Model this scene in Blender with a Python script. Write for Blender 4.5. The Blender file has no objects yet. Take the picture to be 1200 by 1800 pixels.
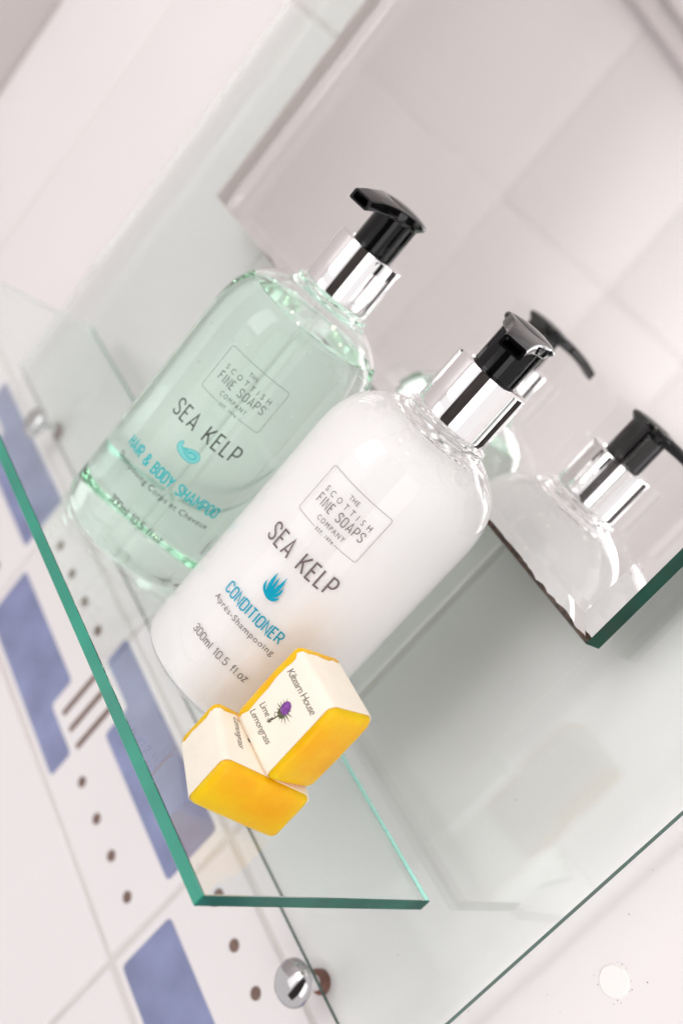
import bpy, bmesh, math, random
from math import sin, cos, pi, radians
from mathutils import Matrix, Vector
random.seed(4)
S = 0.001                       # everything is measured in millimetres, built in metres
sc = bpy.context.scene
C = sc.collection

# ------------------------------------------------------------------ camera
MR = ((0.453042, 0.625522, 0.635197), (0.640691, 0.266989, -0.719883), (-0.619893, 0.733102, -0.279809))
CAM = (126.4, -206.46, 165.8)
cd = bpy.data.cameras.new('camera')
cam = bpy.data.objects.new('camera', cd)
C.objects.link(cam)
cam.matrix_world = Matrix(((MR[0][0], -MR[1][0], -MR[2][0], CAM[0] * S),
                           (MR[0][1], -MR[1][1], -MR[2][1], CAM[1] * S),
                           (MR[0][2], -MR[1][2], -MR[2][2], CAM[2] * S), (0, 0, 0, 1)))
cd.sensor_fit = 'VERTICAL'
cd.sensor_height = 36.0
cd.lens = 1990.3 / 1800 * 36
cd.clip_start = 0.01
cd.clip_end = 30
cd.dof.use_dof = True
cd.dof.focus_distance = 0.318
cd.dof.aperture_fstop = 7.5
cd.dof.aperture_blades = 9
sc.camera = cam

# ------------------------------------------------------------------ light
sc.view_settings.view_transform = 'Standard'
sc.view_settings.look = 'None'
sc.view_settings.gamma = 1
sc.view_settings.exposure = 0.10
w = bpy.data.worlds.new('World')
sc.world = w
w.use_nodes = True
bg = w.node_tree.nodes['Background']
bg.inputs[0].default_value = (1.0, 0.965, 0.965, 1)
bg.inputs[1].default_value = 0.92

def area(name, loc, target, sx, sy, power, col):
    l = bpy.data.lights.new(name, 'AREA')
    l.shape = 'RECTANGLE'
    l.size, l.size_y, l.energy, l.color = sx * S, sy * S, power, col
    o = bpy.data.objects.new(name, l)
    C.objects.link(o)
    o.location = Vector(loc) * S
    o.rotation_euler = (Vector(target) - Vector(loc)).to_track_quat('-Z', 'Y').to_euler()
    return o
for zc, hh, pw in ((500, 800, 2.3), (-310, 700, 0.55)):        # upper and lower panes of a tall bathroom window
    wl = area('window_light', (-285, -1000, zc), (-230, 60, zc - 60), 470, hh, pw * hh / 800, (1.0, 0.98, 0.985))
    wl.data.spread = radians(125)
area('room_bounce_fill', (760, -820, 230), (-60, 80, 20), 900, 1300, 5.2, (1.0, 0.975, 0.97))  # added fill from the right, stands in for bounce off the room
for x, y in ((-330, -420), (60, -520)):
    area('ceiling_spot', (x, y, 1300), (x + 60, y + 200, 0), 60, 60, 0.9, (1.0, 0.82, 0.62))

# ------------------------------------------------------------------ render settings
sc.render.engine = 'CYCLES'
cy = sc.cycles
cy.use_denoising = True
cy.max_bounces = 40
cy.diffuse_bounces = 14
cy.glossy_bounces = 32
cy.transmission_bounces = 36
cy.transparent_max_bounces = 24
cy.sample_clamp_indirect = 12
cy.blur_glossy = 0.2

# ------------------------------------------------------------------ materials
def new_mat(name):
    m = bpy.data.materials.new(name)
    m.use_nodes = True
    nt = m.node_tree
    return m, nt, nt.nodes['Principled BSDF'], nt.nodes['Material Output']

def simple(name, col, rough=0.5, metal=0.0, spec=0.5, coat=0.0, var=0.0, vscale=40.0, bump=0.0, bscale=300.0, rvar=0.0):
    m, nt, b, out = new_mat(name)
    b.inputs['Base Color'].default_value = (*col, 1)
    b.inputs['Roughness'].default_value = rough
    b.inputs['Metallic'].default_value = metal
    b.inputs['Specular IOR Level'].default_value = spec
    b.inputs['Coat Weight'].default_value = coat
    b.inputs['Coat Roughness'].default_value = 0.03
    tc = nt.nodes.new('ShaderNodeTexCoord')
    if var or rvar:
        n = nt.nodes.new('ShaderNodeTexNoise')
        n.inputs['Scale'].default_value = vscale
        n.inputs['Detail'].default_value = 6
        nt.links.new(tc.outputs['Object'], n.inputs['Vector'])
        if var:
            r = nt.nodes.new('ShaderNodeValToRGB')
            r.color_ramp.elements[0].position = 0.3
            r.color_ramp.elements[1].position = 0.7
            r.color_ramp.elements[0].color = (*[max(0, c * (1 - var)) for c in col], 1)
            r.color_ramp.elements[1].color = (*[min(1, c * (1 + var)) for c in col], 1)
            nt.links.new(n.outputs['Fac'], r.inputs['Fac'])
            nt.links.new(r.outputs['Color'], b.inputs['Base Color'])
        if rvar:
            mr = nt.nodes.new('ShaderNodeMapRange')
            mr.inputs['To Min'].default_value = max(0, rough - rvar)
            mr.inputs['To Max'].default_value = rough + rvar
            nt.links.new(n.outputs['Fac'], mr.inputs['Value'])
            nt.links.new(mr.outputs['Result'], b.inputs['Roughness'])
    if bump:
        n2 = nt.nodes.new('ShaderNodeTexNoise')
        n2.inputs['Scale'].default_value = bscale
        n2.inputs['Detail'].default_value = 4
        nt.links.new(tc.outputs['Object'], n2.inputs['Vector'])
        bm_ = nt.nodes.new('ShaderNodeBump')
        bm_.inputs['Strength'].default_value = bump
        bm_.inputs['Distance'].default_value = 0.001
        nt.links.new(n2.outputs['Fac'], bm_.inputs['Height'])
        nt.links.new(bm_.outputs['Normal'], b.inputs['Normal'])
    return m

def glass(name, ior, absorb=None, rough=0.0, tint=(1, 1, 1)):
    """clear glass; absorb = absorption per metre (r, g, b)"""
    m = bpy.data.materials.new(name)
    m.use_nodes = True
    nt = m.node_tree
    nt.nodes.remove(nt.nodes['Principled BSDF'])
    out = nt.nodes['Material Output']
    g = nt.nodes.new('ShaderNodeBsdfGlass')
    g.inputs['IOR'].default_value = ior
    g.inputs['Roughness'].default_value = rough
    g.inputs['Color'].default_value = (*tint, 1)
    nt.links.new(g.outputs[0], out.inputs['Surface'])
    if absorb:
        v = nt.nodes.new('ShaderNodeVolumeAbsorption')
        d = max(absorb) * 1.02
        v.inputs['Density'].default_value = d
        v.inputs['Color'].default_value = (*[1 - a / d for a in absorb], 1)
        nt.links.new(v.outputs[0], out.inputs['Volume'])
    return m

M = {}
M['tile'] = simple('tile_glaze', (0.775, 0.74, 0.742), 0.22, var=0.015, vscale=9, bump=0.05, bscale=60)
M['grout'] = simple('grout', (0.66, 0.625, 0.605), 0.9, var=0.06, vscale=30, bump=0.3, bscale=900)
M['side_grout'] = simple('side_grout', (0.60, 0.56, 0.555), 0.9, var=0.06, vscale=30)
M['blue'] = simple('blue_glaze', (0.21, 0.235, 0.40), 0.3, var=0.2, vscale=45, rvar=0.08)
M['brown'] = simple('brown_glaze', (0.165, 0.10, 0.078), 0.4, var=0.25, vscale=400)
M['plaster'] = simple('filler', (0.86, 0.84, 0.83), 0.8, bump=0.3, bscale=500)
M['shelf'] = glass('shelf_glass', 1.5, (9, 2.4, 4.2))
M['shelf_edge'] = simple('polished_green_edge', (0.018, 0.27, 0.185), 0.14, coat=0.4, var=0.22, vscale=26)
def translucent(name, col):
    m = bpy.data.materials.new(name)
    m.use_nodes = True
    nt = m.node_tree
    b = nt.nodes['Principled BSDF']
    b.inputs['Base Color'].default_value = (*col, 1)
    b.inputs['Roughness'].default_value = 0.4
    t = nt.nodes.new('ShaderNodeBsdfTranslucent')
    t.inputs['Color'].default_value = (*col, 1)
    mx = nt.nodes.new('ShaderNodeMixShader')
    mx.inputs[0].default_value = 0.8
    nt.links.new(b.outputs[0], mx.inputs[1])
    nt.links.new(t.outputs[0], mx.inputs[2])
    nt.links.new(mx.outputs[0], nt.nodes['Material Output'].inputs['Surface'])
    return m
M['ground_edge'] = glass('rear_edge_glass', 1.5, (9, 2.4, 4.2), 0.12, (0.36, 0.72, 0.62))
M['ground'] = translucent('mirror_ground_edge', (0.80, 0.74, 0.71))
M['shelf_end'] = simple('deep_green_end', (0.005, 0.115, 0.082), 0.25, spec=0.2, var=0.35, vscale=45)
M['mirror_rim'] = simple('mirror_rim', (0.12, 0.085, 0.06), 0.6, var=0.5, vscale=500)
M['cap'] = simple('cap_chrome', (0.50, 0.49, 0.50), 0.05, 1.0)
M['panel_edge'] = simple('panel_green_edge', (0.025, 0.10, 0.08), 0.25, spec=0.25, var=0.2, vscale=30)
M['mirror_edge'] = simple('mirror_green_edge', (0.0, 0.06, 0.036), 0.3, spec=0.15, var=0.3, vscale=60)
M['shaded_tile'] = simple('shaded_tile_glaze', (0.585, 0.545, 0.54), 0.25, var=0.03, vscale=5, bump=0.05, bscale=60)  # same tile, with the shade on the side wall worked into its colour
M['panel'] = glass('panel_glass', 1.45, (8, 0.4, 3.8))
M['mirror_glass'] = glass('mirror_glass', 1.5)
M['silver'] = simple('silvering', (0.93, 0.93, 0.925), 0.0, 1.0)
M['rust'] = simple('corroded_silvering', (0.15, 0.09, 0.06), 0.7, var=0.7, vscale=500, bump=0.5, bscale=1500)
M['chrome'] = simple('chrome', (0.93, 0.925, 0.93), 0.025, 1.0)
M['black'] = simple('black_plastic', (0.003, 0.003, 0.0035), 0.07, spec=0.3, rvar=0.03, vscale=60)
M['plastic'] = glass('clear_plastic', 1.39)
M['green_plastic'] = glass('green_filled_plastic', 1.39, (2.1, 0.15, 1.25))
M['tube'] = glass('tube_plastic', 1.055, tint=(0.985, 0.99, 0.985))
M['lotion'] = simple('white_lotion', (0.975, 0.965, 0.96), 0.5, spec=0.0)
def smear(m):
    nt = m.node_tree
    b = nt.nodes['Principled BSDF']
    tc = nt.nodes.new('ShaderNodeTexCoord')
    n = nt.nodes.new('ShaderNodeTexNoise')
    n.inputs['Scale'].default_value = 210
    n.inputs['Detail'].default_value = 5
    n.inputs['Distortion'].default_value = 1.4
    nt.links.new(tc.outputs['Object'], n.inputs['Vector'])
    sp = nt.nodes.new('ShaderNodeSeparateXYZ')
    nt.links.new(tc.outputs['Object'], sp.inputs[0])
    mr = nt.nodes.new('ShaderNodeMapRange')
    mr.inputs['From Min'].default_value = 0.093
    mr.inputs['From Max'].default_value = 0.103
    nt.links.new(sp.outputs['Z'], mr.inputs['Value'])
    bp = nt.nodes.new('ShaderNodeBump')
    bp.inputs['Distance'].default_value = 0.0012
    nt.links.new(mr.outputs['Result'], bp.inputs['Strength'])
    nt.links.new(n.outputs['Fac'], bp.inputs['Height'])
    nt.links.new(bp.outputs['Normal'], b.inputs['Normal'])
smear(M['lotion'])
M['bubble'] = glass('air_bubble', 0.69)
M['grime'] = simple('grime', (0.22, 0.18, 0.16), 0.9)
M['paper'] = simple('cream_paper', (0.90, 0.83, 0.72), 0.75, spec=0.25, var=0.025, vscale=120, bump=0.25, bscale=220)
M['ink_dark'] = simple('dark_ink', (0.15, 0.115, 0.115), 0.5)
M['ink_green'] = simple('green_black_ink', (0.035, 0.045, 0.032), 0.5)
M['ink_cyan'] = simple('cyan_ink', (0.0, 0.34, 0.50), 0.6, spec=0.2)
M['ink_teal'] = simple('teal_ink', (0.0, 0.42, 0.45), 0.6, spec=0.2)
M['ink_pale'] = simple('pale_teal_ink', (0.22, 0.62, 0.60), 0.5)
M['ink_soap'] = simple('soap_label_ink', (0.05, 0.035, 0.03), 0.6)
M['purple'] = simple('thistle_purple', (0.20, 0.05, 0.30), 0.6, var=0.5, vscale=1500)
M['thistle'] = simple('thistle_green', (0.10, 0.10, 0.045), 0.6, var=0.5, vscale=1500)
M['copper'] = simple('copper_washer', (0.20, 0.075, 0.05), 0.45, 0.3, var=0.3, vscale=300)
M['reflection_board'] = simple('dark_board', (0.025, 0.017, 0.015), 0.45, var=0.3, vscale=8)
M['trim'] = simple('trim_glaze', (0.50, 0.45, 0.45), 0.3)

def liquid_mat():
    m = bpy.data.materials.new('green_shampoo')
    m.use_nodes = True
    nt = m.node_tree
    nt.nodes.remove(nt.nodes['Principled BSDF'])
    t = nt.nodes.new('ShaderNodeBsdfTransparent')
    nt.links.new(t.outputs[0], nt.nodes['Material Output'].inputs['Surface'])
    v = nt.nodes.new('ShaderNodeVolumeAbsorption')
    v.inputs['Density'].default_value = 0.9
    v.inputs['Color'].default_value = (0.05, 0.83, 0.33, 1)
    nt.links.new(v.outputs[0], nt.nodes['Material Output'].inputs['Volume'])
    return m
M['shampoo'] = liquid_mat()

def soap_mat():
    m, nt, b, out = new_mat('amber_soap')
    b.inputs['Base Color'].default_value = (0.83, 0.45, 0.010, 1)
    b.inputs['Roughness'].default_value = 0.33
    b.inputs['Specular IOR Level'].default_value = 0.3
    b.inputs['Subsurface Weight'].default_value = 0.75
    b.inputs['Subsurface Radius'].default_value = (1.0, 0.5, 0.06)
    b.inputs['Subsurface Scale'].default_value = 0.006
    tc = nt.nodes.new('ShaderNodeTexCoord')
    n = nt.nodes.new('ShaderNodeTexNoise')
    n.inputs['Scale'].default_value = 90
    n.inputs['Detail'].default_value = 5
    nt.links.new(tc.outputs['Object'], n.inputs['Vector'])
    r = nt.nodes.new('ShaderNodeValToRGB')
    r.color_ramp.elements[0].position = 0.3
    r.color_ramp.elements[1].position = 0.72
    r.color_ramp.elements[0].color = (0.90, 0.43, 0.002, 1)
    r.color_ramp.elements[1].color = (0.97, 0.60, 0.006, 1)
    nt.links.new(n.outputs['Fac'], r.inputs['Fac'])
    nt.links.new(r.outputs['Color'], b.inputs['Base Color'])
    bp = nt.nodes.new('ShaderNodeBump')
    bp.inputs['Strength'].default_value = 0.25
    bp.inputs['Distance'].default_value = 0.0008
    nt.links.new(n.outputs['Fac'], bp.inputs['Height'])
    nt.links.new(bp.outputs['Normal'], b.inputs['Normal'])
    return m
M['soap'] = soap_mat()

# ------------------------------------------------------------------ mesh helpers
def mesh_obj(name, verts, faces, mats, parent=None, smooth=False, fmat=None, recalc=True):
    me = bpy.data.meshes.new(name)
    me.from_pydata([(v[0] * S, v[1] * S, v[2] * S) for v in verts], [], faces)
    if recalc:
        bm = bmesh.new()
        bm.from_mesh(me)
        bmesh.ops.recalc_face_normals(bm, faces=bm.faces)
        bm.to_mesh(me)
        bm.free()
    for m in (mats if isinstance(mats, (list, tuple)) else [mats]):
        me.materials.append(m)
    if fmat:
        for p_, i in zip(me.polygons, fmat):
            p_.material_index = i
    me.polygons.foreach_set('use_smooth', [bool(smooth)] * len(me.polygons))
    if smooth and smooth is not True:
        me.set_sharp_from_angle(angle=radians(smooth))
    return link(name, me, parent)

def link(name, me, parent=None):
    o = bpy.data.objects.new(name, me)
    C.objects.link(o)
    if parent:
        o.parent = parent
    return o

def thing(name, label, cat, loc=(0, 0, 0), rz=0.0):
    o = bpy.data.objects.new(name, None)
    o.empty_display_size = 0.01
    C.objects.link(o)
    o.location = Vector(loc) * S
    o.rotation_euler = (0, 0, rz)
    o['label'] = label
    o['category'] = cat
    return o

def bm_obj(name, bm, mats, parent=None, smooth=False):
    me = bpy.data.meshes.new(name)
    bmesh.ops.scale(bm, vec=(S, S, S), verts=bm.verts)
    bm.to_mesh(me)
    bm.free()
    for m in (mats if isinstance(mats, (list, tuple)) else [mats]):
        me.materials.append(m)
    me.polygons.foreach_set('use_smooth', [bool(smooth)] * len(me.polygons))
    if smooth and smooth is not True:
        me.set_sharp_from_angle(angle=radians(smooth))
    return link(name, me, parent)

def bevel_box(lo, hi, bev, seg=2):
    bm = bmesh.new()
    bmesh.ops.create_cube(bm, size=1)
    for v in bm.verts:
        for i in range(3):
            v.co[i] = (lo[i] + hi[i]) / 2 + v.co[i] * (hi[i] - lo[i])
    if bev:
        bmesh.ops.bevel(bm, geom=bm.edges[:], offset=bev, segments=seg, affect='EDGES', profile=0.5)
    return bm

def smooth_profile(pts, n=4):
    """Catmull-Rom through (r, z) points"""
    out = []
    for i in range(len(pts) - 1):
        p0, p1, p2, p3 = pts[max(i - 1, 0)], pts[i], pts[i + 1], pts[min(i + 2, len(pts) - 1)]
        for k in range(n):
            t = k / n
            out.append(tuple(0.5 * ((2 * p1[j]) + (-p0[j] + p2[j]) * t + (2 * p0[j] - 5 * p1[j] + 4 * p2[j] - p3[j]) * t * t
                                    + (-p0[j] + 3 * p1[j] - 3 * p2[j] + p3[j]) * t ** 3) for j in (0, 1)))
    out.append(pts[-1])
    return [(max(r, 0), z) for r, z in out]

def lathe(profile, seg=96, closed=True):
    """returns verts, faces; profile goes from the axis at the bottom to the axis at the top (outward normals)"""
    verts, faces, rings = [], [], []
    for r, z in profile:
        if r < 1e-4:
            rings.append([len(verts)])
            verts.append((0, 0, z))
        else:
            rings.append(list(range(len(verts), len(verts) + seg)))
            verts += [(r * cos(2 * pi * k / seg), r * sin(2 * pi * k / seg), z) for k in range(seg)]
    for a, b in zip(rings, rings[1:]):
        for k in range(seg):
            k2 = (k + 1) % seg
            if len(a) == 1 and len(b) == 1:
                continue
            if len(a) == 1:
                faces.append((a[0], b[k2], b[k]))
            elif len(b) == 1:
                faces.append((a[k], a[k2], b[0]))
            else:
                faces.append((a[k], a[k2], b[k2], b[k]))
    return verts, faces

def lathe_obj(name, profile, mat, parent, seg=96, smooth=35, loc=None):
    v, f = lathe(profile, seg)
    o = mesh_obj(name, v, f, mat, parent, smooth)
    if loc:
        o.location = Vector(loc) * S
    return o

# ------------------------------------------------------------------ setting: tiled walls
YW = 117.0            # face of the tiles on the wall that carries the glass panel
XS = -595.0           # face of the side wall

wall = mesh_obj('wall', [(-640, YW + 1.1, -420), (520, YW + 1.1, -420), (520, YW + 1.1, 700), (-640, YW + 1.1, 700)], [(0, 3, 2, 1)], M['grout'], recalc=False)
wall['kind'] = 'structure'
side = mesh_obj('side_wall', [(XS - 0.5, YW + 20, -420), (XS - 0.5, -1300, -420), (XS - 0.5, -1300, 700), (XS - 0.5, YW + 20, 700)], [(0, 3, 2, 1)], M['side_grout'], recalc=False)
side['kind'] = 'structure'

def tile_mesh(name, wd, ht, d=4.0, mat='tile'):
    """tile with softly rounded edges, facing -y, centred on the origin, face at y = 0"""
    prof = [(0.0, d), (0.0, 1.2), (0.35, 0.45), (1.0, 0.1), (2.0, 0.0)]
    verts, faces = [], []
    for ins, y in prof:
        a, b = wd / 2 - ins, ht / 2 - ins
        verts += [(-a, y, -b), (a, y, -b), (a, y, b), (-a, y, b)]
    for i in range(len(prof) - 1):
        for k in range(4):
            k2 = (k + 1) % 4
            faces.append((i * 4 + k, i * 4 + k2, i * 4 + 4 + k2, i * 4 + 4 + k))
    n = (len(prof) - 1) * 4
    faces.append((n, n + 1, n + 2, n + 3))
    me = bpy.data.meshes.new(name)
    me.from_pydata([(x * S, y * S, z * S) for x, y, z in verts], [], faces)
    me.materials.append(M[mat])
    me.polygons.foreach_set('use_smooth', [True] * len(me.polygons))
    me.set_sharp_from_angle(angle=radians(60))
    return me

G = 2.2               # joint width
tcache = {}
def put_tile(name, parent, x0, x1, z0, z1, sidewall=False):
    key = (name, round(x1 - x0), round(z1 - z0), sidewall)
    if key not in tcache:
        tcache[key] = tile_mesh(name, x1 - x0 - (1.3 if sidewall else G), z1 - z0 - (1.3 if sidewall else G), 4.0, 'shaded_tile' if sidewall else 'tile')
    o = link(name, tcache[key], parent)
    jit = random.uniform(-0.12, 0.12)
    cx, cz = (x0 + x1) / 2, (z0 + z1) / 2
    if sidewall:
        o.location = Vector((XS + jit, -cx, cz)) * S          # x0/x1 are distances out from the wall
        o.rotation_euler = (0, 0, pi / 2)
    else:
        o.location = Vector((cx, YW + jit, cz)) * S
    o.rotation_euler.x += radians(random.uniform(-0.12, 0.12))
    return o

rows = [(-400, -150), (-74, 176), (176, 426), (426, 676)]
cols = [(XS + 1, -482)] + [(-482 + 200 * k, -282 + 200 * k) for k in range(5)]
for z0, z1 in rows:
    for x0, x1 in cols:
        put_tile('tile', wall, x0, x1, z0, z1)
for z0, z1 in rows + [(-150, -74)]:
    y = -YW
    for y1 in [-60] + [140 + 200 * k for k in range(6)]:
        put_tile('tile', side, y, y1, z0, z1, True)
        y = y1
tr = bm_obj('trim', bevel_box((XS + 0.2, -1200, 352), (XS + 11, YW - 1, 364), 4, 3), M['trim'], side, smooth=40)
tr = bm_obj('trim', bevel_box((XS + 0.2, -1200, 374), (XS + 7, YW - 1, 380), 2.5, 3), M['trim'], side, smooth=40)

def patch(name, pts, mat, parent, x0, zc, thick=0.16, rnd=2.5):
    """flat glazed shape a little proud of the tile; pts in tile coordinates, corners rounded"""
    out = []
    n = len(pts)
    for i in range(n):
        p0, p1, p2 = Vector(pts[i - 1]), Vector(pts[i]), Vector(pts[(i + 1) % n])
        a = p1 + (p0 - p1).normalized() * rnd
        b = p1 + (p2 - p1).normalized() * rnd
        for k in range(4):
            t = k / 3
            out.append((1 - t) ** 2 * a + 2 * t * (1 - t) * p1 + t * t * b)
    m = len(out)
    verts = [(p[0], 0.6, p[1]) for p in out] + [(p[0], -thick, p[1]) for p in out]
    faces = [tuple(range(m, 2 * m))] + [(i, (i + 1) % m, m + (i + 1) % m, m + i) for i in range(m)]
    return mesh_obj(name, verts, faces, mat, parent)

proto = None
def decor(t):
    # tile coordinates: origin at the tile centre (local 100, z -112)
    def L(x, z):
        return (x - 100, z + 112)
    lower = [L(6, -145), L(110, -145), L(110, -129.5), L(81, -129.5), L(81, -113), L(6, -113)]
    upper = [L(194, -78), L(90, -78), L(90, -93), L(118, -93), L(118, -107.5), L(194, -107.5)]
    patch('blue_patch', lower, M['blue'], t, 0, 0)
    patch('blue_patch', upper, M['blue'], t, 0, 0)
    for i, x in enumerate((90.5, 100.3, 110.2)):
        patch('brown_bar', [L(x - 1.5, -125.2), L(x + 1.5, -125.2), L(x + 1.5, -96.5), L(x - 1.5, -96.5)], M['brown'], t, 0, 0, 0.2, 1.2)
    for x, z in [(126, -129.4), (146, -129.4), (165, -129.4), (185, -129.6), (15, -90), (34.5, -90.6), (54, -90.6), (73, -90.6)]:
        a = [(L(x, z)[0] + 2.6 * cos(2 * pi * k / 8), L(x, z)[1] + 2.7 * sin(2 * pi * k / 8)) for k in range(8)]
        patch('brown_dot', a, M['brown'], t, 0, 0, 0.25, 0.9)
first = None
for x0, x1 in cols[1:-1]:
    t = put_tile('border_tile', wall, x0, x1, -150, -74)
    if first is None:
        decor(t)
        first = t
    else:
        for ch in first.children:
            c = ch.copy()
            C.objects.link(c)
            c.parent = t
put_tile('tile', wall, XS + 1, -482, -150, -74)
put_tile('tile', wall, 318, 518, -150, -74)
# filled screw hole beside the glass panel
v, f = lathe([(0, 0.5), (4.3, 0.5), (4.6, 0.15), (5.1, -0.3)], 28)
hp = mesh_obj('filler_patch', [(x + random.uniform(-.15, .15), -z, y) for x, y, z in v], f, M['plaster'], wall)
hp.location = Vector((46.5, YW, 27.3)) * S

gv, gf = [], []
def speck(x, z, rad):
    n = len(gv)
    gv.extend([(x + rad * random.uniform(.6, 1.3) * cos(a * 1.047), YW - 0.3, z + rad * random.uniform(.6, 1.3) * sin(a * 1.047)) for a in range(6)])
    gf.append(tuple(range(n, n + 6)))
for k in range(15):
    a = random.uniform(0, 2 * pi)
    rr = random.gauss(5.5, 0.35)
    speck(46.5 + rr * cos(a), 27.3 + rr * sin(a), random.uniform(0.06, 0.20))
for k in range(16):
    speck(random.uniform(-20, 85), random.uniform(-55, 60), random.uniform(0.10, 0.24))
gs = mesh_obj('grime_specks', gv, gf, M['grime'], wall)
gs['kind'] = 'stuff'

reflection_board = bm_obj('reflection_board', bevel_box((-190, -18, -900), (190, 18, 700), 3), M['reflection_board'])  # added dark board standing in for the person at the camera, mirrored in chrome
reflection_board['kind'] = 'structure'
reflection_board.location = Vector((215, -600, 0)) * S
reflection_board.rotation_euler = (0, 0, radians(24))

# ------------------------------------------------------------------ glass panel on the wall
def panel_glass(name, x0, x1, z0, z1, yf, yb, bev, drop, mats, parent, backmat=0, edges={}):
    ring = [(0, yb), (0, yf + drop), (bev, yf)]
    verts, faces, fm = [], [], []
    for ins, y in ring:
        verts += [(x0 + ins, y, z0 + ins), (x1 - ins, y, z0 + ins), (x1 - ins, y, z1 - ins), (x0 + ins, y, z1 - ins)]
    faces.append((0, 3, 2, 1)); fm.append(backmat)
    for i in range(2):
        for k in range(4):
            k2 = (k + 1) % 4
            faces.append((i * 4 + k, i * 4 + k2, i * 4 + 4 + k2, i * 4 + 4 + k)); fm.append(edges.get(k, 0) if i == 0 else 0)
    faces.append((8, 9, 10, 11)); fm.append(0)
    return mesh_obj(name, verts, faces, mats, parent, False, fm, recalc=True)

p = panel_glass('glass_splashback', -371.0, 27.4, -57.2, 560, 104.8, 108.8, 11, 0.7, [M['panel'], M['panel_edge']], None, 0, {0: 1, 1: 1})
p['label'] = 'large clear sheet of glass with sloped edges held off the tiled wall behind the shelf'
p['category'] = 'splashback'

def screw_cap(x, z, label):
    t = thing('screw_cap', label, 'screw cap', (x, 0, z))
    t['group'] = 'chrome caps holding the glass panel'
    def yl(prof, name, mat):
        v, f = lathe(prof, 48)
        mesh_obj(name, [(a, -c, b) for a, b, c in v], f, mat, t, 40)
    # profile heights run outwards from the wall: z = -y
    yl([(0, -101.2), (7.6, -101.2), (8.0, -100.7), (7.9, -100.1), (7.2, -98.9), (5.8, -97.8), (3.6, -96.9), (1.5, -96.55), (0, -96.5)], 'dome', M['cap'])
    yl([(0, -116.5), (3.0, -116.5), (3.0, -101.0), (0, -101.0)], 'stem', M['chrome'])
    yl([(0, -116.9), (4.4, -116.9), (4.4, -114.2), (4.0, -113.8), (0, -113.8)], 'washer', M['copper'])
    return t
screw_cap(-13.5, -61.8, 'shiny chrome domed screw cap under the glass panel edge near the yellow soaps')
screw_cap(-321.5, -60.0, 'blurred chrome domed screw cap under the far panel corner beside the green shampoo bottle')

# ------------------------------------------------------------------ mirror
mt = thing('mirror', 'frameless wall mirror with dark green edge and rusty bottom rim reflecting the pumps', 'mirror', (0, 0, 0))
YB = 99.0
mg = panel_glass('mirror_glass', -301, -21.6, 90.8, 540, 88.6, YB, 6.2, 2.0, [M['mirror_glass'], M['silver'], M['mirror_edge'], M['mirror_rim'], M['ground']], mt, 1, {0: 3, 1: 2, 3: 4})
def ragged(name, pts_lo, pts_hi, y, mat, parent):
    n = len(pts_lo)
    verts = [(a, y, b) for a, b in pts_lo] + [(a, y, b) for a, b in pts_hi]
    faces = [(i, i + 1, n + i + 1, n + i) for i in range(n - 1)]
    return mesh_obj(name, verts, faces, mat, parent, recalc=False)
lo, hi = [], []
hgt = 1.0
for k in range(181):
    x = -300.6 + 278.6 * k / 180
    hgt = min(1.1, max(0.05, hgt + random.uniform(-0.35, 0.35)))
    big = 1.6 if x > -120 else 1.0
    lo.append((x, 90.95))
    hi.append((x, 90.95 + hgt * big * (1.5 if k > 172 else 1)))
ragged('corroded_edge', lo, hi, YB - 0.15, M['rust'], mt)

# ------------------------------------------------------------------ shelf
SL, SD, ST = -326.5, 97.0, 4.4
sh = bm_obj('glass_shelf', bevel_box((SL, 0, -ST), (0, SD, 0), 0.35, 2), [M['shelf'], M['shelf_edge'], M['ground_edge'], M['shelf_end']])
for p_ in sh.data.polygons:
    p_.material_index = 0 if abs(p_.normal.z) > 0.9 or p_.normal.x < -0.5 else (2 if p_.normal.y > 0.3 else (3 if p_.normal.x > 0.5 else 1))
sh['label'] = 'clear glass shelf with green polished edges carrying the bottles and soaps'
sh['category'] = 'shelf'

# ------------------------------------------------------------------ lettering
def arc(cx, cy_, rx, ry, a0, a1, n=9):
    return [(cx + rx * cos(radians(a0 + (a1 - a0) * k / n)), cy_ + ry * sin(radians(a0 + (a1 - a0) * k / n))) for k in range(n + 1)]

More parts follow.
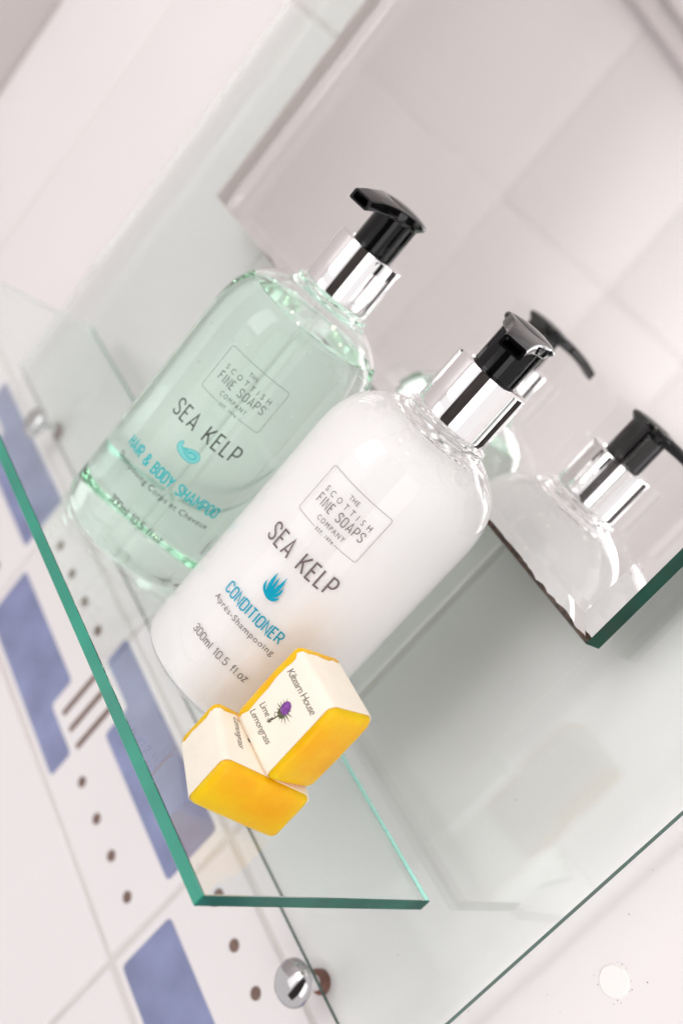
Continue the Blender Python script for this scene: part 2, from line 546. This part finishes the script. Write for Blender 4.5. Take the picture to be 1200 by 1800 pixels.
def glyphs():
    g = {}
    w_ = 0.40
    r = w_ / 2
    ry = 0.20
    g['S'] = (w_, [arc(r, 1 - ry, r, ry, -8, 180) + [(0, .74), (.03, .64), (.12, .55), (.28, .45), (.37, .36), (w_, .26)] + arc(r, ry, r, ry, 0, -172)])
    g['E'] = (.33, [[(.33, 1), (0, 1), (0, 0), (.33, 0)], [(.02, .52), (.27, .52)]])
    g['F'] = (.33, [[(.33, 1), (0, 1), (0, 0)], [(.02, .52), (.27, .52)]])
    g['A'] = (.46, [[(0, 0), (.23, 1), (.46, 0)], [(.085, .28), (.375, .28)]])
    g['K'] = (.42, [[(0, 0), (0, 1)], [(.40, 1), (.03, .40)], [(.13, .54), (.42, 0)]])
    g['L'] = (.31, [[(0, 1), (0, 0), (.31, 0)]])
    g['P'] = (.40, [[(0, 0), (0, 1), (.2, 1)] + arc(.2, .72, .2, .28, 88, -88) + [(.02, .44)]])
    g['R'] = (.40, [[(0, 0), (0, 1), (.2, 1)] + arc(.2, .73, .2, .27, 88, -88) + [(.02, .46)], [(.21, .45), (.40, 0)]])
    g['B'] = (.40, [[(.02, .53), (.19, .53)] + arc(.19, .765, .19, .235, -88, 88) + [(0, 1), (0, 0)] + arc(.19, .26, .21, .26, -88, 84)])
    g['D'] = (.40, [[(0, 0), (0, 1), (.17, 1)] + arc(.18, .78, .22, .22, 88, 0) + arc(.18, .22, .22, .22, 0, -88) + [(.02, 0)]])
    g['H'] = (.40, [[(0, 0), (0, 1)], [(.4, 0), (.4, 1)], [(.02, .52), (.38, .52)]])
    g['I'] = (.06, [[(.03, 0), (.03, 1)]])
    g['O'] = (w_, [arc(r, 1 - ry, r, ry, 0, 180) + arc(r, ry, r, ry, 180, 360) + [(w_, 1 - ry)]])
    g['0'] = g['O']
    g['C'] = (w_, [arc(r, 1 - ry, r, ry, -8, 180) + arc(r, ry, r, ry, 180, 368)])
    g['N'] = (.42, [[(0, 0), (0, 1), (.42, 0), (.42, 1)]])
    g['M'] = (.52, [[(0, 0), (0, 1), (.26, .35), (.52, 1), (.52, 0)]])
    g['T'] = (.36, [[(0, 1), (.36, 1)], [(.18, .98), (.18, 0)]])
    g['Y'] = (.42, [[(0, 1), (.21, .44), (.42, 1)], [(.21, .43), (.21, 0)]])
    g['&'] = (.48, [[(.48, 0), (.10, .66)] + arc(.20, .80, .13, .20, 200, -20) + [(.30, .70), (.05, .42)] + arc(.19, .22, .19, .22, 160, 300) + [(.42, .2), (.47, .45)]])
    g['3'] = (.38, [arc(.19, .80, .18, .20, 165, -60) + [(.16, .53), (.22, .51)] + arc(.19, .24, .19, .24, 60, -165)])
    g['1'] = (.20, [[(0, .82), (.13, 1), (.13, 0)]])
    g['5'] = (.38, [[(.35, 1), (.05, 1), (.03, .56)] + arc(.18, .32, .20, .30, 120, -160)])
    g['.'] = (.08, [[(.04, 0), (.04, .10)]])
    g['m'] = (.56, [[(0, 0), (0, .68)], [(.01, .5)] + arc(.14, .52, .13, .16, 150, 0, 6) + [(.27, 0)], [(.28, .5)] + arc(.42, .52, .13, .16, 150, 0, 6) + [(.55, 0)]])
    g['l'] = (.06, [[(.03, 0), (.03, 1)]])
    g['f'] = (.26, [[(.26, 1)] + arc(.2, .86, .1, .14, 90, 180, 5) + [(.1, 0)], [(0, .66), (.24, .66)]])
    g['o'] = (.34, [arc(.17, .5, .17, .18, 0, 180) + arc(.17, .18, .17, .18, 180, 360) + [(.34, .5)]])
    g['z'] = (.30, [[(0, .68), (.30, .68), (0, 0), (.30, 0)]])
    g[' '] = (.22, [])
    return g
GL = glyphs()

def ribbon(pts, sw):
    """mitred ribbon along a polyline: quads as 2-D points"""
    P = [Vector(q) for q in pts]
    Q = [P[0]]
    for q in P[1:]:
        if (q - Q[-1]).length > 1e-4:
            Q.append(q)
    P = Q
    n = len(P)
    closed = (P[0] - P[-1]).length < 1e-3 and n > 3
    if closed:
        P = P[:-1]
        n -= 1
    L, R = [], []
    for i in range(n):
        a = P[i - 1] if (i > 0 or closed) else None
        b = P[(i + 1) % n] if (i < n - 1 or closed) else None
        d1 = (P[i] - a).normalized() if a is not None else None
        d2 = (b - P[i]).normalized() if b is not None else None
        d1 = d1 or d2
        d2 = d2 or d1
        n1, n2 = Vector((-d1.y, d1.x)), Vector((-d2.y, d2.x))
        mv = n1 + n2
        mv = mv.normalized() if mv.length > 1e-6 else n1
        k = 1 / max(0.35, mv.dot(n1))
        L.append(P[i] + mv * (sw / 2 * k))
        R.append(P[i] - mv * (sw / 2 * k))
    quads = []
    for i in range(n if closed else n - 1):
        j = (i + 1) % n
        quads.append((R[i], R[j], L[j], L[i]))
    return quads

def stroke_text(txt, x0, x1, z0, z1, sw, gap=0.17):
    """condensed line lettering fitted into the box; returns a list of layers of quads"""
    ht = z1 - z0 - sw
    adv, items = 0, []
    for i, ch in enumerate(txt):
        wd, strokes = GL[ch]
        items.append((adv, strokes))
        adv += wd + gap
    adv -= gap
    kx = (x1 - x0 - sw) / adv
    layers = []
    for off, strokes in items:
        for k, s_ in enumerate(strokes):
            layers.append((k, ribbon([(x0 + sw / 2 + (off + q[0]) * kx, z0 + sw / 2 + q[1] * ht) for q in s_], sw)))
    return layers

class Print:
    """flat printing: collects 2-D polygons with a small layer index, then wraps them on to a surface"""
    def __init__(self):
        self.polys = []
    def layers(self, ls):
        for k, qs in ls:
            for q in qs:
                self.polys.append((k, [tuple(v) for v in q]))
    def poly(self, pts, k=0):
        self.polys.append((k, [tuple(q) for q in pts]))
    def font(self, txt, xc, z0, wd, ht, bold=0.0, shear=0.0, space=1.0):
        cu = bpy.data.curves.new('t', 'FONT')
        cu.body = txt
        cu.size = 1.0
        cu.space_character = space
        cu.offset = bold
        cu.shear = shear
        cu.resolution_u = 3
        ob = bpy.data.objects.new('t', cu)
        C.objects.link(ob)
        bpy.context.view_layer.update()
        me = bpy.data.meshes.new_from_object(ob.evaluated_get(bpy.context.evaluated_depsgraph_get()))
        xs = [v.co.x for v in me.vertices]
        a, b = min(xs), max(xs)
        kx, kz = wd / (b - a), ht / 0.70
        for p_ in me.polygons:
            self.polys.append((0, [(xc + (me.vertices[i].co.x - (a + b) / 2) * kx, z0 + me.vertices[i].co.y * kz) for i in p_.vertices]))
        bpy.data.objects.remove(ob)
        bpy.data.curves.remove(cu)
        bpy.data.meshes.remove(me)
    def build(self, name, mat, parent, fn, maxlen=0.9):
        bm = bmesh.new()
        lay = bm.verts.layers.int.new('k')
        for k, pts in self.polys:
            vs = []
            for q in pts:
                v_ = bm.verts.new((q[0], q[1], 0))
                v_[lay] = k
                vs.append(v_)
            try:
                bm.faces.new(vs)
            except ValueError:
                pass
        bmesh.ops.triangulate(bm, faces=[f_ for f_ in bm.faces if len(f_.verts) > 4])
        if maxlen:
            for _ in range(4):
                es = [e for e in bm.edges if e.calc_length() > maxlen]
                if not es:
                    break
                bmesh.ops.subdivide_edges(bm, edges=es, cuts=1)
                bmesh.ops.triangulate(bm, faces=[f_ for f_ in bm.faces if len(f_.verts) > 4])
        bmesh.ops.triangulate(bm, faces=bm.faces[:])
        for f_ in bm.faces:
            if f_.normal.z < 0:
                f_.normal_flip()
        for v_ in bm.verts:
            v_.co = fn(v_.co.x, v_.co.y, v_[lay])
        bm.normal_update()
        return bm_obj(name, bm, mat, parent)

RB = 30.0
def wrap_fn(cdir):
    def fn(s_, z, k):
        r = RB + 0.05 + 0.03 * k
        a = cdir + s_ / RB
        return Vector((r * cos(a), r * sin(a), z))
    return fn

def rect_line(x0, x1, z0, z1, r, gap0, gap1, sw):
    """rounded frame, open between gap0 and gap1 on its lower side"""
    pts = [(gap0, z0), (x0 + r, z0)] + arc(x0 + r, z0 + r, r, r, 270, 180, 5) + arc(x0 + r, z1 - r, r, r, 180, 90, 5) \
        + arc(x1 - r, z1 - r, r, r, 90, 0, 5) + arc(x1 - r, z0 + r, r, r, 0, -90, 5) + [(gap1, z0)]
    out = []
    for a, b in zip(pts, pts[1:]):
        n = max(1, int(math.dist(a, b) / 1.5))
        out += [(a[0] + (b[0] - a[0]) * k / n, a[1] + (b[1] - a[1]) * k / n) for k in range(n)]
    return ribbon(out + [pts[-1]], sw)

def brand(parent, fn, x0, x1, z0, z1, ink):
    xc, wd, ht = (x0 + x1) / 2, x1 - x0, z1 - z0
    p_ = Print()
    p_.layers([(0, rect_line(x0, x1, z0, z1, 0.9, xc - 3.9, xc + 3.9, 0.14))])
    p_.build('brand_frame', ink, parent, fn)
    p_ = Print()
    p_.font('THE', xc, z1 - ht * .185 - .75, 3.5, 1.5, 0, 0, 1.2)
    p_.font('SCOTTISH', xc, z1 - ht * .365 - .95, wd * .76, 1.9, 0, 0, 2.0)
    p_.font('COMPANY', xc, z1 - ht * .825 - .8, wd * .44, 1.6, 0, 0, 1.35)
    p_.font('EST. 1974', xc, z0 - .5, 6.6, 1.05, .012, 0, 1.3)
    p_.layers(stroke_text('FINE SOAPS', xc - wd * .385, xc + wd * .385, z1 - ht * .58 - 1.65, z1 - ht * .58 + 1.65, .30, .26))
    p_.build('brand_lettering', ink, parent, fn)

def blade(x0, z0, xm, zm, x1, z1, wd):
    """tapered curved frond"""
    P = []
    for k in range(11):
        t = k / 10
        P.append(((1 - t) ** 2 * x0 + 2 * t * (1 - t) * xm + t * t * x1, (1 - t) ** 2 * z0 + 2 * t * (1 - t) * zm + t * t * z1))
    L, R = [], []
    for k in range(11):
        a, b = P[max(k - 1, 0)], P[min(k + 1, 10)]
        d = Vector((b[0] - a[0], b[1] - a[1])).normalized()
        t = k / 10
        h = wd / 2 * (math.sin(pi * min(1, t * 0.86 + 0.16)) ** 0.8 if k < 10 else 0.03)
        L.append((P[k][0] - d.y * h, P[k][1] + d.x * h))
        R.append((P[k][0] + d.y * h, P[k][1] - d.x * h))
    return [(R[i], R[i + 1], L[i + 1], L[i]) for i in range(10)]

# ------------------------------------------------------------------ bottles
OUT = [(0, 0.8), (10, 0.7), (18, 0.45), (22.5, 0.15), (25.5, 0.0), (28.0, 0.45), (29.4, 1.7), (29.95, 3.8), (30, 7), (30, 30), (30, 60), (30, 82), (29.95, 87),
       (29.4, 92.2), (27.9, 97.2), (25.4, 101.3), (22.0, 104.5), (18.2, 106.9), (15.2, 108.3)]
NECK = [(13.7, 108.9), (13.3, 109.3), (13.9, 109.6), (14.3, 110.1), (14.2, 110.7), (13.5, 111.1), (11.2, 111.2), (11.2, 124.0), (0, 124.0)]

def inner_r(z):
    """inside radius of the clear wall at height z"""
    prof = smooth_profile(OUT, 4)[16:]
    best = 29
    for (r0, z0), (r1, z1) in zip(prof, prof[1:]):
        if z0 <= z <= z1:
            best = r0 + (r1 - r0) * (z - z0) / max(z1 - z0, 1e-6)
    return best - 1.5

def bottle(name, label, loc, cdir, level, mat):
    t = thing(name, label, 'bottle', loc)
    prof = smooth_profile(OUT, 5) + NECK
    v, f = lathe(prof, 128)
    # air above the liquid: closed pocket with its faces turned inwards
    sp = smooth_profile(OUT, 8)
    inner = []
    for a, b, c in zip(sp, sp[1:], sp[2:]):
        d = Vector((c[0] - a[0], c[1] - a[1])).normalized()
        q = (b[0] - 1.25 * d.y, b[1] + 1.25 * d.x)
        if q[1] > level + 0.1 and q[0] > 10.2:
            inner.append(q)
    pocket = [(0, level), (inner_r(level) * 0.5, level), (inner_r(level) - 0.35, level)] + inner + [(9.6, 108.4), (9.6, 122.5), (0, 122.5)]
    v2, f2 = lathe(pocket, 128)
    n = len(v)
    f2 = [tuple(n + i for i in reversed(q)) for q in f2]
    mesh_obj('clear_body', v + v2, f + f2, M[mat], t, 40, recalc=False)
    return t

def pump(t, spout_dir):
    lathe_obj('collar', [(0, 111.7), (11.9, 111.7), (12.5, 111.8), (12.75, 112.2), (12.7, 113), (12.62, 129.7), (12.45, 130.3), (11.9, 130.6), (8.7, 130.6),
                         (8.3, 130.2), (8.2, 128), (0, 128)], M['chrome'], t, 128, 40)
    lathe_obj('stem', [(0, 127), (7.55, 127), (7.5, 144.6), (0, 144.6)], M['black'], t, 96, 40)
    # head disc and drooping spout form one moulding
    v, f = lathe([(0, 143.6), (7.6, 143.6), (8.6, 144.6), (9.1, 145.1), (9.35, 145.7), (9.3, 146.3), (8.9, 146.8), (7, 147.4), (4, 147.9), (0, 148.1)], 96)
    n0 = len(v)
    secs = [(2, 8.2, 143.2, 147.2), (7, 7.6, 143.2, 147.1), (11, 6.0, 143.1, 146.9), (15, 4.9, 142.8, 146.5), (19, 4.4, 142.3, 145.9), (22.5, 4.1, 141.6, 145.2), (25.5, 3.9, 140.8, 144.4), (27.5, 3.8, 140.2, 143.8)]
    ringn = 0
    for x, hw, zb, zt in secs:
        r = 0.7
        cs_ = []
        for (cx_, cz_, a0) in ((hw - r, zt - r, 0), (-hw + r, zt - r, 90), (-hw + r, zb + r, 180), (hw - r, zb + r, 270)):
            for k in range(4):
                a = radians(a0 + 30 * k)
                cs_.append((cx_ + r * cos(a), cz_ + r * sin(a)))
        ringn = len(cs_)
        v += [(x, a, b) for a, b in cs_]
    for i in range(len(secs) - 1):
        for k in range(ringn):
            k2 = (k + 1) % ringn
            a = n0 + i * ringn
            f.append((a + k, a + k2, a + ringn + k2, a + ringn + k))
    f.append(tuple(n0 + k for k in range(ringn)))
    # open nozzle: rim, then recess
    last = n0 + (len(secs) - 1) * ringn
    x, hw, zb, zt = secs[-1]
    zc = (zb + zt) / 2
    b0 = len(v)
    for k in range(ringn):
        q = v[last + k]
        v.append((x, q[1] * 0.76, zc + (q[2] - zc) * 0.68))
    for k in range(ringn):
        q = v[b0 + k]
        v.append((x - 5, q[1] * 0.9, q[2] + 1.3))
    for k in range(ringn):
        k2 = (k + 1) % ringn
        f.append((last + k, last + k2, b0 + k2, b0 + k))
        f.append((b0 + k, b0 + k2, b0 + ringn + k2, b0 + ringn + k))
    f.append(tuple(b0 + ringn + k for k in range(ringn)))
    c, s_ = cos(spout_dir), sin(spout_dir)
    v = [(x * c - y * s_, x * s_ + y * c, z) for x, y, z in v]
    mesh_obj('pump_head', v, f, M['black'], t, 38)

# --- green shampoo
CDS = radians(-42.34)
tb = bottle('shampoo_bottle', 'clear pump bottle of pale green hair and body shampoo with black pump', (-151.8, 47.0, 0), CDS, 100.2, 'green_plastic')
zl = [5.5, 8, 12, 40, 70, 86, 90, 94, 97, 99, 100.05]
lv, lf = lathe([(0, 5.2), (20, 5.2), (26, 5.8)] + [(inner_r(z) if z > 9 else 28.2, z) for z in zl[1:]] + [(0, 100.05)], 96)
mesh_obj('liquid', lv, lf, M['shampoo'], tb, 40)
lathe_obj('dip_tube', [(1.35, 6), (2.1, 6), (2.1, 121), (1.35, 121), (1.35, 6)], M['tube'], tb, 24, 40)
bb = bmesh.new()
for k in range(14):
    a, zz = random.uniform(-2.6, 1.2), random.uniform(66, 97)
    rr = random.uniform(12, 25)
    rad = random.uniform(0.18, 0.4)
    bmesh.ops.create_icosphere(bb, subdivisions=2, radius=rad, matrix=Matrix.Translation((rr * cos(a), rr * sin(a), zz)))
bo = bm_obj('air_bubbles', bb, M['bubble'], tb, True)
bo['kind'] = 'stuff'
pump(tb, math.atan2(-.93, .36))
fn = wrap_fn(CDS)
brand(tb, fn, -15.4, 8.7, 66.1, 82.9, M['ink_green'])
q = Print(); q.layers(stroke_text('SEA KELP', -18.2, 9.3, 52.7, 59.0, .62, .25)); q.build('title_lettering', M['ink_green'], tb, fn)
q = Print(); q.layers(stroke_text('HAIR & BODY SHAMPOO', -24.4, 16.4, 33.0, 37.5, .60, .20)); q.build('product_lettering', M['ink_teal'], tb, fn)
q = Print(); q.font('Shampooing Corps et Cheveux', -3.9, 28.3, 40.8, 2.2, .004, 0, 1.12); q.build('subtitle_lettering', M['ink_green'], tb, fn)
q = Print(); q.layers(stroke_text('300ml 10.5 fl.oz', -15.7, 7.1, 15.6, 18.6, .36, .17)); q.build('volume_lettering', M['ink_green'], tb, fn)
PA = [(-4.9, 2.5), (-5.6, 2.3), (-6.1, 1.2), (-6.0, -.2), (-5.0, -1.5), (-3.0, -2.5), (-.5, -2.9), (2, -2.4), (3.6, -.8), (3.9, 1.0), (3.0, 2.5), (1.2, 2.9), (-.8, 2.3), (-2.4, 1.1), (-3.8, .6), (-4.7, 1.0), (-4.6, 1.8)]
def sm_closed(P, n=3):
    out = []
    for i in range(len(P)):
        p0, p1, p2, p3 = P[i - 1], P[i], P[(i + 1) % len(P)], P[(i + 2) % len(P)]
        for k in range(n):
            t = k / n
            out.append(tuple(0.5 * (2 * p1[j] + (p2[j] - p0[j]) * t + (2 * p0[j] - 5 * p1[j] + 4 * p2[j] - p3[j]) * t * t + (-p0[j] + 3 * p1[j] - 3 * p2[j] + p3[j]) * t ** 3) for j in (0, 1)))
    return out
pa = [(-3.6 + x * .86, 46.6 + z * .80) for x, z in sm_closed(PA)]
q = Print(); q.poly(pa); em = q.build('emblem', M['ink_pale'], tb, fn, 0.6)
q = Print()
q.layers([(1, ribbon(pa + [pa[0]], .26))])
inner = [(-3.6 + .75 + (x - .75) * .86 * .55, 46.6 + .1 + z * .8 * .52) for x, z in sm_closed(PA)]
q.layers([(1, ribbon(inner + [inner[0]], .22))])
for a in range(10):
    x, z = -3.0 + 1.35 * cos(a * .63), 46.7 + .75 * sin(a * .63)
    q.poly([(x - .17, z - .17), (x + .17, z - .17), (x + .17, z + .17), (x - .17, z + .17)], 2)
for a in range(5):
    x, z = -4.9 - .55 * a, 46.3 + .03 * a * a
    q.poly([(x - .15, z - .15), (x + .15, z - .15), (x + .15, z + .15), (x - .15, z + .15)], 2)
q.build('emblem', M['ink_teal'], tb, fn, 0.6)

# --- white conditioner
CDC = radians(-50.94)
cb = bottle('conditioner_bottle', 'white conditioner pump bottle with clear shoulder and chrome collar behind the soaps', (-84.0, 52.7, 0), CDC, 106.2, 'plastic')
nseg = 96
lv, lf, rings = [], [], []
def lot(theta):
    return 105.2 + 0.35 * sin(3 * theta + 1) + 0.3 * sin(7 * theta) + 0.2 * sin(17 * theta + 2) + 0.12 * sin(31 * theta)
prof_n = [(24, 1.5), (27.6, 1.9), (28.6, 3.0), (29.1, 5.0), (29.2, 10)] + [(None, t_) for t_ in (0.15, 0.4, 0.65, .8, .86, .9, .94, .97, 1.0)]
lv.append((0, 0, 2.8)); rings.append([0])
for r, z in prof_n:
    ring = []
    for k in range(nseg):
        th = 2 * pi * k / nseg
        zz = z if r is not None else 10 + (lot(th) - 10) * z
        rr = r if r is not None else inner_r(zz) - 0.05 + 0.75 * max(0.0, min(1.0, (98 - zz) / 12))
        ring.append(len(lv)); lv.append((rr * cos(th), rr * sin(th), zz))
    rings.append(ring)
ring = []
for k in range(nseg):
    th = 2 * pi * k / nseg
    ring.append(len(lv)); lv.append((15 * cos(th), 15 * sin(th), 105.2))
rings.append(ring); rings.append([len(lv)]); lv.append((0, 0, 105.0))
for a, b in zip(rings, rings[1:]):
    for k in range(nseg):
        k2 = (k + 1) % nseg
        if len(a) == 1: lf.append((a[0], b[k2], b[k]))
        elif len(b) == 1: lf.append((a[k], a[k2], b[0]))
        else: lf.append((a[k], a[k2], b[k2], b[k]))
mesh_obj('liquid', lv, lf, M['lotion'], cb, 50)
pump(cb, math.atan2(-.80, .60))
fn = wrap_fn(CDC)
brand(cb, fn, -17.2, 6.4, 68.5, 85.1, M['ink_dark'])
q = Print(); q.layers(stroke_text('SEA KELP', -19.4, 7.4, 55.2, 61.5, .62, .25)); q.build('title_lettering', M['ink_dark'], cb, fn)
q = Print(); q.layers(stroke_text('CONDITIONER', -18.0, 5.7, 34.2, 38.3, .50, .20)); q.build('product_lettering', M['ink_cyan'], cb, fn)
q = Print(); q.font('Apr\u00e8s-Shampooing', -6.3, 30.2, 25.4, 2.0, .0, 0, 1.12); q.build('subtitle_lettering', M['ink_dark'], cb, fn)
q = Print(); q.layers(stroke_text('300ml 10.5 fl.oz', -17.3, 5.8, 18.1, 20.9, .30, .17)); q.build('volume_lettering', M['ink_dark'], cb, fn)
q = Print()
bx, bz = -6.2, 43.2
for i, (xm, zm, x1, z1, wd) in enumerate([(-2.0, 3.6, -2.0, 7.6, 1.25), (-.2, 4.0, -.7, 7.0, .95), (1.6, 3.4, 1.0, 8.5, 1.35), (2.9, 2.2, 2.3, 5.6, 1.0), (2.6, .2, 3.2, 2.5, 1.05), (-3.1, 1.2, -3.0, 3.9, .95), (-.5, 1.6, .0, 3.8, 1.5)]):
    q.layers([(i, blade(bx + .2 * (i - 3) * .3, bz, bx + xm, bz + zm, bx + x1, bz + z1, wd))])
q.build('emblem', M['ink_cyan'], cb, fn, 0.6)

# ------------------------------------------------------------------ soaps
def soap(label, loc, rz, dims, upright):
    """dims: length along the band axis, depth, height; the label lies on the front (upright) or on top"""
    t = thing('soap', label, 'soap', loc, rz)
    t['group'] = 'wrapped guest soaps'
    w_, d_, h_ = dims
    bm = bevel_box((-w_ / 2, -d_ / 2, 0), (w_ / 2, d_ / 2, h_), 2.6, 5)
    # slightly pillowed ends
    bmesh.ops.subdivide_edges(bm, edges=[e for e in bm.edges if e.calc_length() > 6], cuts=5, use_grid_fill=True)
    for v_ in bm.verts:
        a = max(0, 1 - (2 * v_.co.y / d_) ** 2) * max(0, 1 - (2 * (v_.co.z - h_ / 2) / h_) ** 2)
        if abs(v_.co.x) > w_ / 2 - 2.9:                      # the ends swell a little past the paper
            v_.co.y *= 1 + (0.4 if v_.co.x > 0 else 1.0) / d_
            if v_.co.z > h_ / 2:
                v_.co.z += 0.2 if v_.co.x > 0 else 0.5
        if abs(v_.co.x) > w_ / 2 - 0.6:
            v_.co.x += math.copysign(1.4 * a, v_.co.x)
        n_ = 0.10
        v_.co += Vector((random.uniform(-n_, n_), random.uniform(-n_, n_), random.uniform(-n_, n_) if v_.co.z > 0.5 else 0))
    bm_obj('bar', bm, M['soap'], t, True)
    # paper band round the four long sides
    def sec(o_, r):
        pts = []
        for cx_, cz_, a0 in ((d_ / 2 + o_ - r, h_ + o_ - r, 0), (-d_ / 2 - o_ + r, h_ + o_ - r, 90), (-d_ / 2 - o_ + r, 0.02 + r, 180), (d_ / 2 + o_ - r, 0.02 + r, 270)):
            for k in range(5):
                a = radians(a0 + 22.5 * k)
                pts.append((cx_ + r * cos(a), cz_ + r * sin(a)))
        return pts
    so, si = sec(0.36, 2.3), sec(0.14, 2.3)
    xa, xb = -w_ / 2 + 2.7, w_ / 2 - 1.9
    n = len(so)
    v = []
    for x, s_ in ((xa, so), (xb, so), (xa, si), (xb, si)):
        v += [(x + 0.12 * sin(i * 1.3), a, b) for i, (a, b) in enumerate(s_)]
    f = []
    for k in range(n):
        k2 = (k + 1) % n
        f += [(k, k2, n + k2, n + k), (2 * n + k, 3 * n + k, 3 * n + k2, 2 * n + k2), (k, 2 * n + k, 2 * n + k2, k2), (n + k, n + k2, 3 * n + k2, 3 * n + k)]
    mesh_obj('paper_band', v, f, M['paper'], t, 50)
    L_ = h_ if upright else d_                 # height of the label
    if upright:
        fn_ = lambda a, b, k: Vector((a, -d_ / 2 - 0.42 - 0.03 * k, b))
    else:
        fn_ = lambda a, b, k: Vector((a, b - d_ / 2, h_ + 0.42 + 0.03 * k))
    q_ = Print()
    q_.font('Kiltearn House', 0.3, L_ * .765, 16.4, 2.4, -.006, .38, .86)
    q_.font('Lime &', -3.6, L_ * .32, 7.2, 2.2, -.006, .38, .9)
    q_.font('Lemongrass', -1.9, L_ * .185, 12.4, 2.2, -.006, .38, .9)
    q_.build('label_lettering', M['ink_soap'], t, fn_, 0)
    tx, tz = 0.4, L_ * .53
    q_ = Print()
    q_.poly([(tx + 1.75 * cos(a * .4488), tz + 1.1 + 2.0 * sin(a * .4488)) for a in range(14)], 2)
    q_.build('thistle_flower', M['purple'], t, fn_, 0)
    q_ = Print()
    q_.poly([(tx + 1.6 * cos(a * .4488), tz - .9 + 1.4 * sin(a * .4488)) for a in range(14)], 1)
    for a in range(0, 360, 24):
        ln = random.uniform(3.0, 4.4)
        ca, sa = cos(radians(a)), sin(radians(a))
        q_.poly([(tx + ca * .9 - sa * .3, tz + sa * .9 + ca * .3), (tx + ca * .9 + sa * .3, tz + sa * .9 - ca * .3), (tx + ca * ln, tz + sa * ln * .9)], 0)
    q_.layers([(0, ribbon([(tx - .1, tz - 1.6), (tx - .5, tz - 3.2), (tx - 1.6, tz - 6.2)], .4)), (0, ribbon([(tx - .5, tz - 3.2), (tx - 1.5, tz - 3.0), (tx - 1.9, tz - 2.3)], .18))])
    q_.build('thistle_stem', M['thistle'], t, fn_, 0)
    return t

# the lower bar lies flat; the other stands on it
A0 = Vector((-28.5, 8.6)); AX = Vector((-.936, .352)); AY = Vector((.352, .936))
ca = A0 + AX * 12.75 + AY * 14.8
soap('amber soap bar in cream paper band lying flat at the shelf corner', (ca.x, ca.y, 0.0), math.atan2(-.352, .936), (25.5, 29.6, 17.0), False)
soap('amber soap bar standing upright on the other soap, its thistle label showing', (-34.9, 30.0, 17.40), radians(-3.0), (25.0, 17.0, 28.2), True)
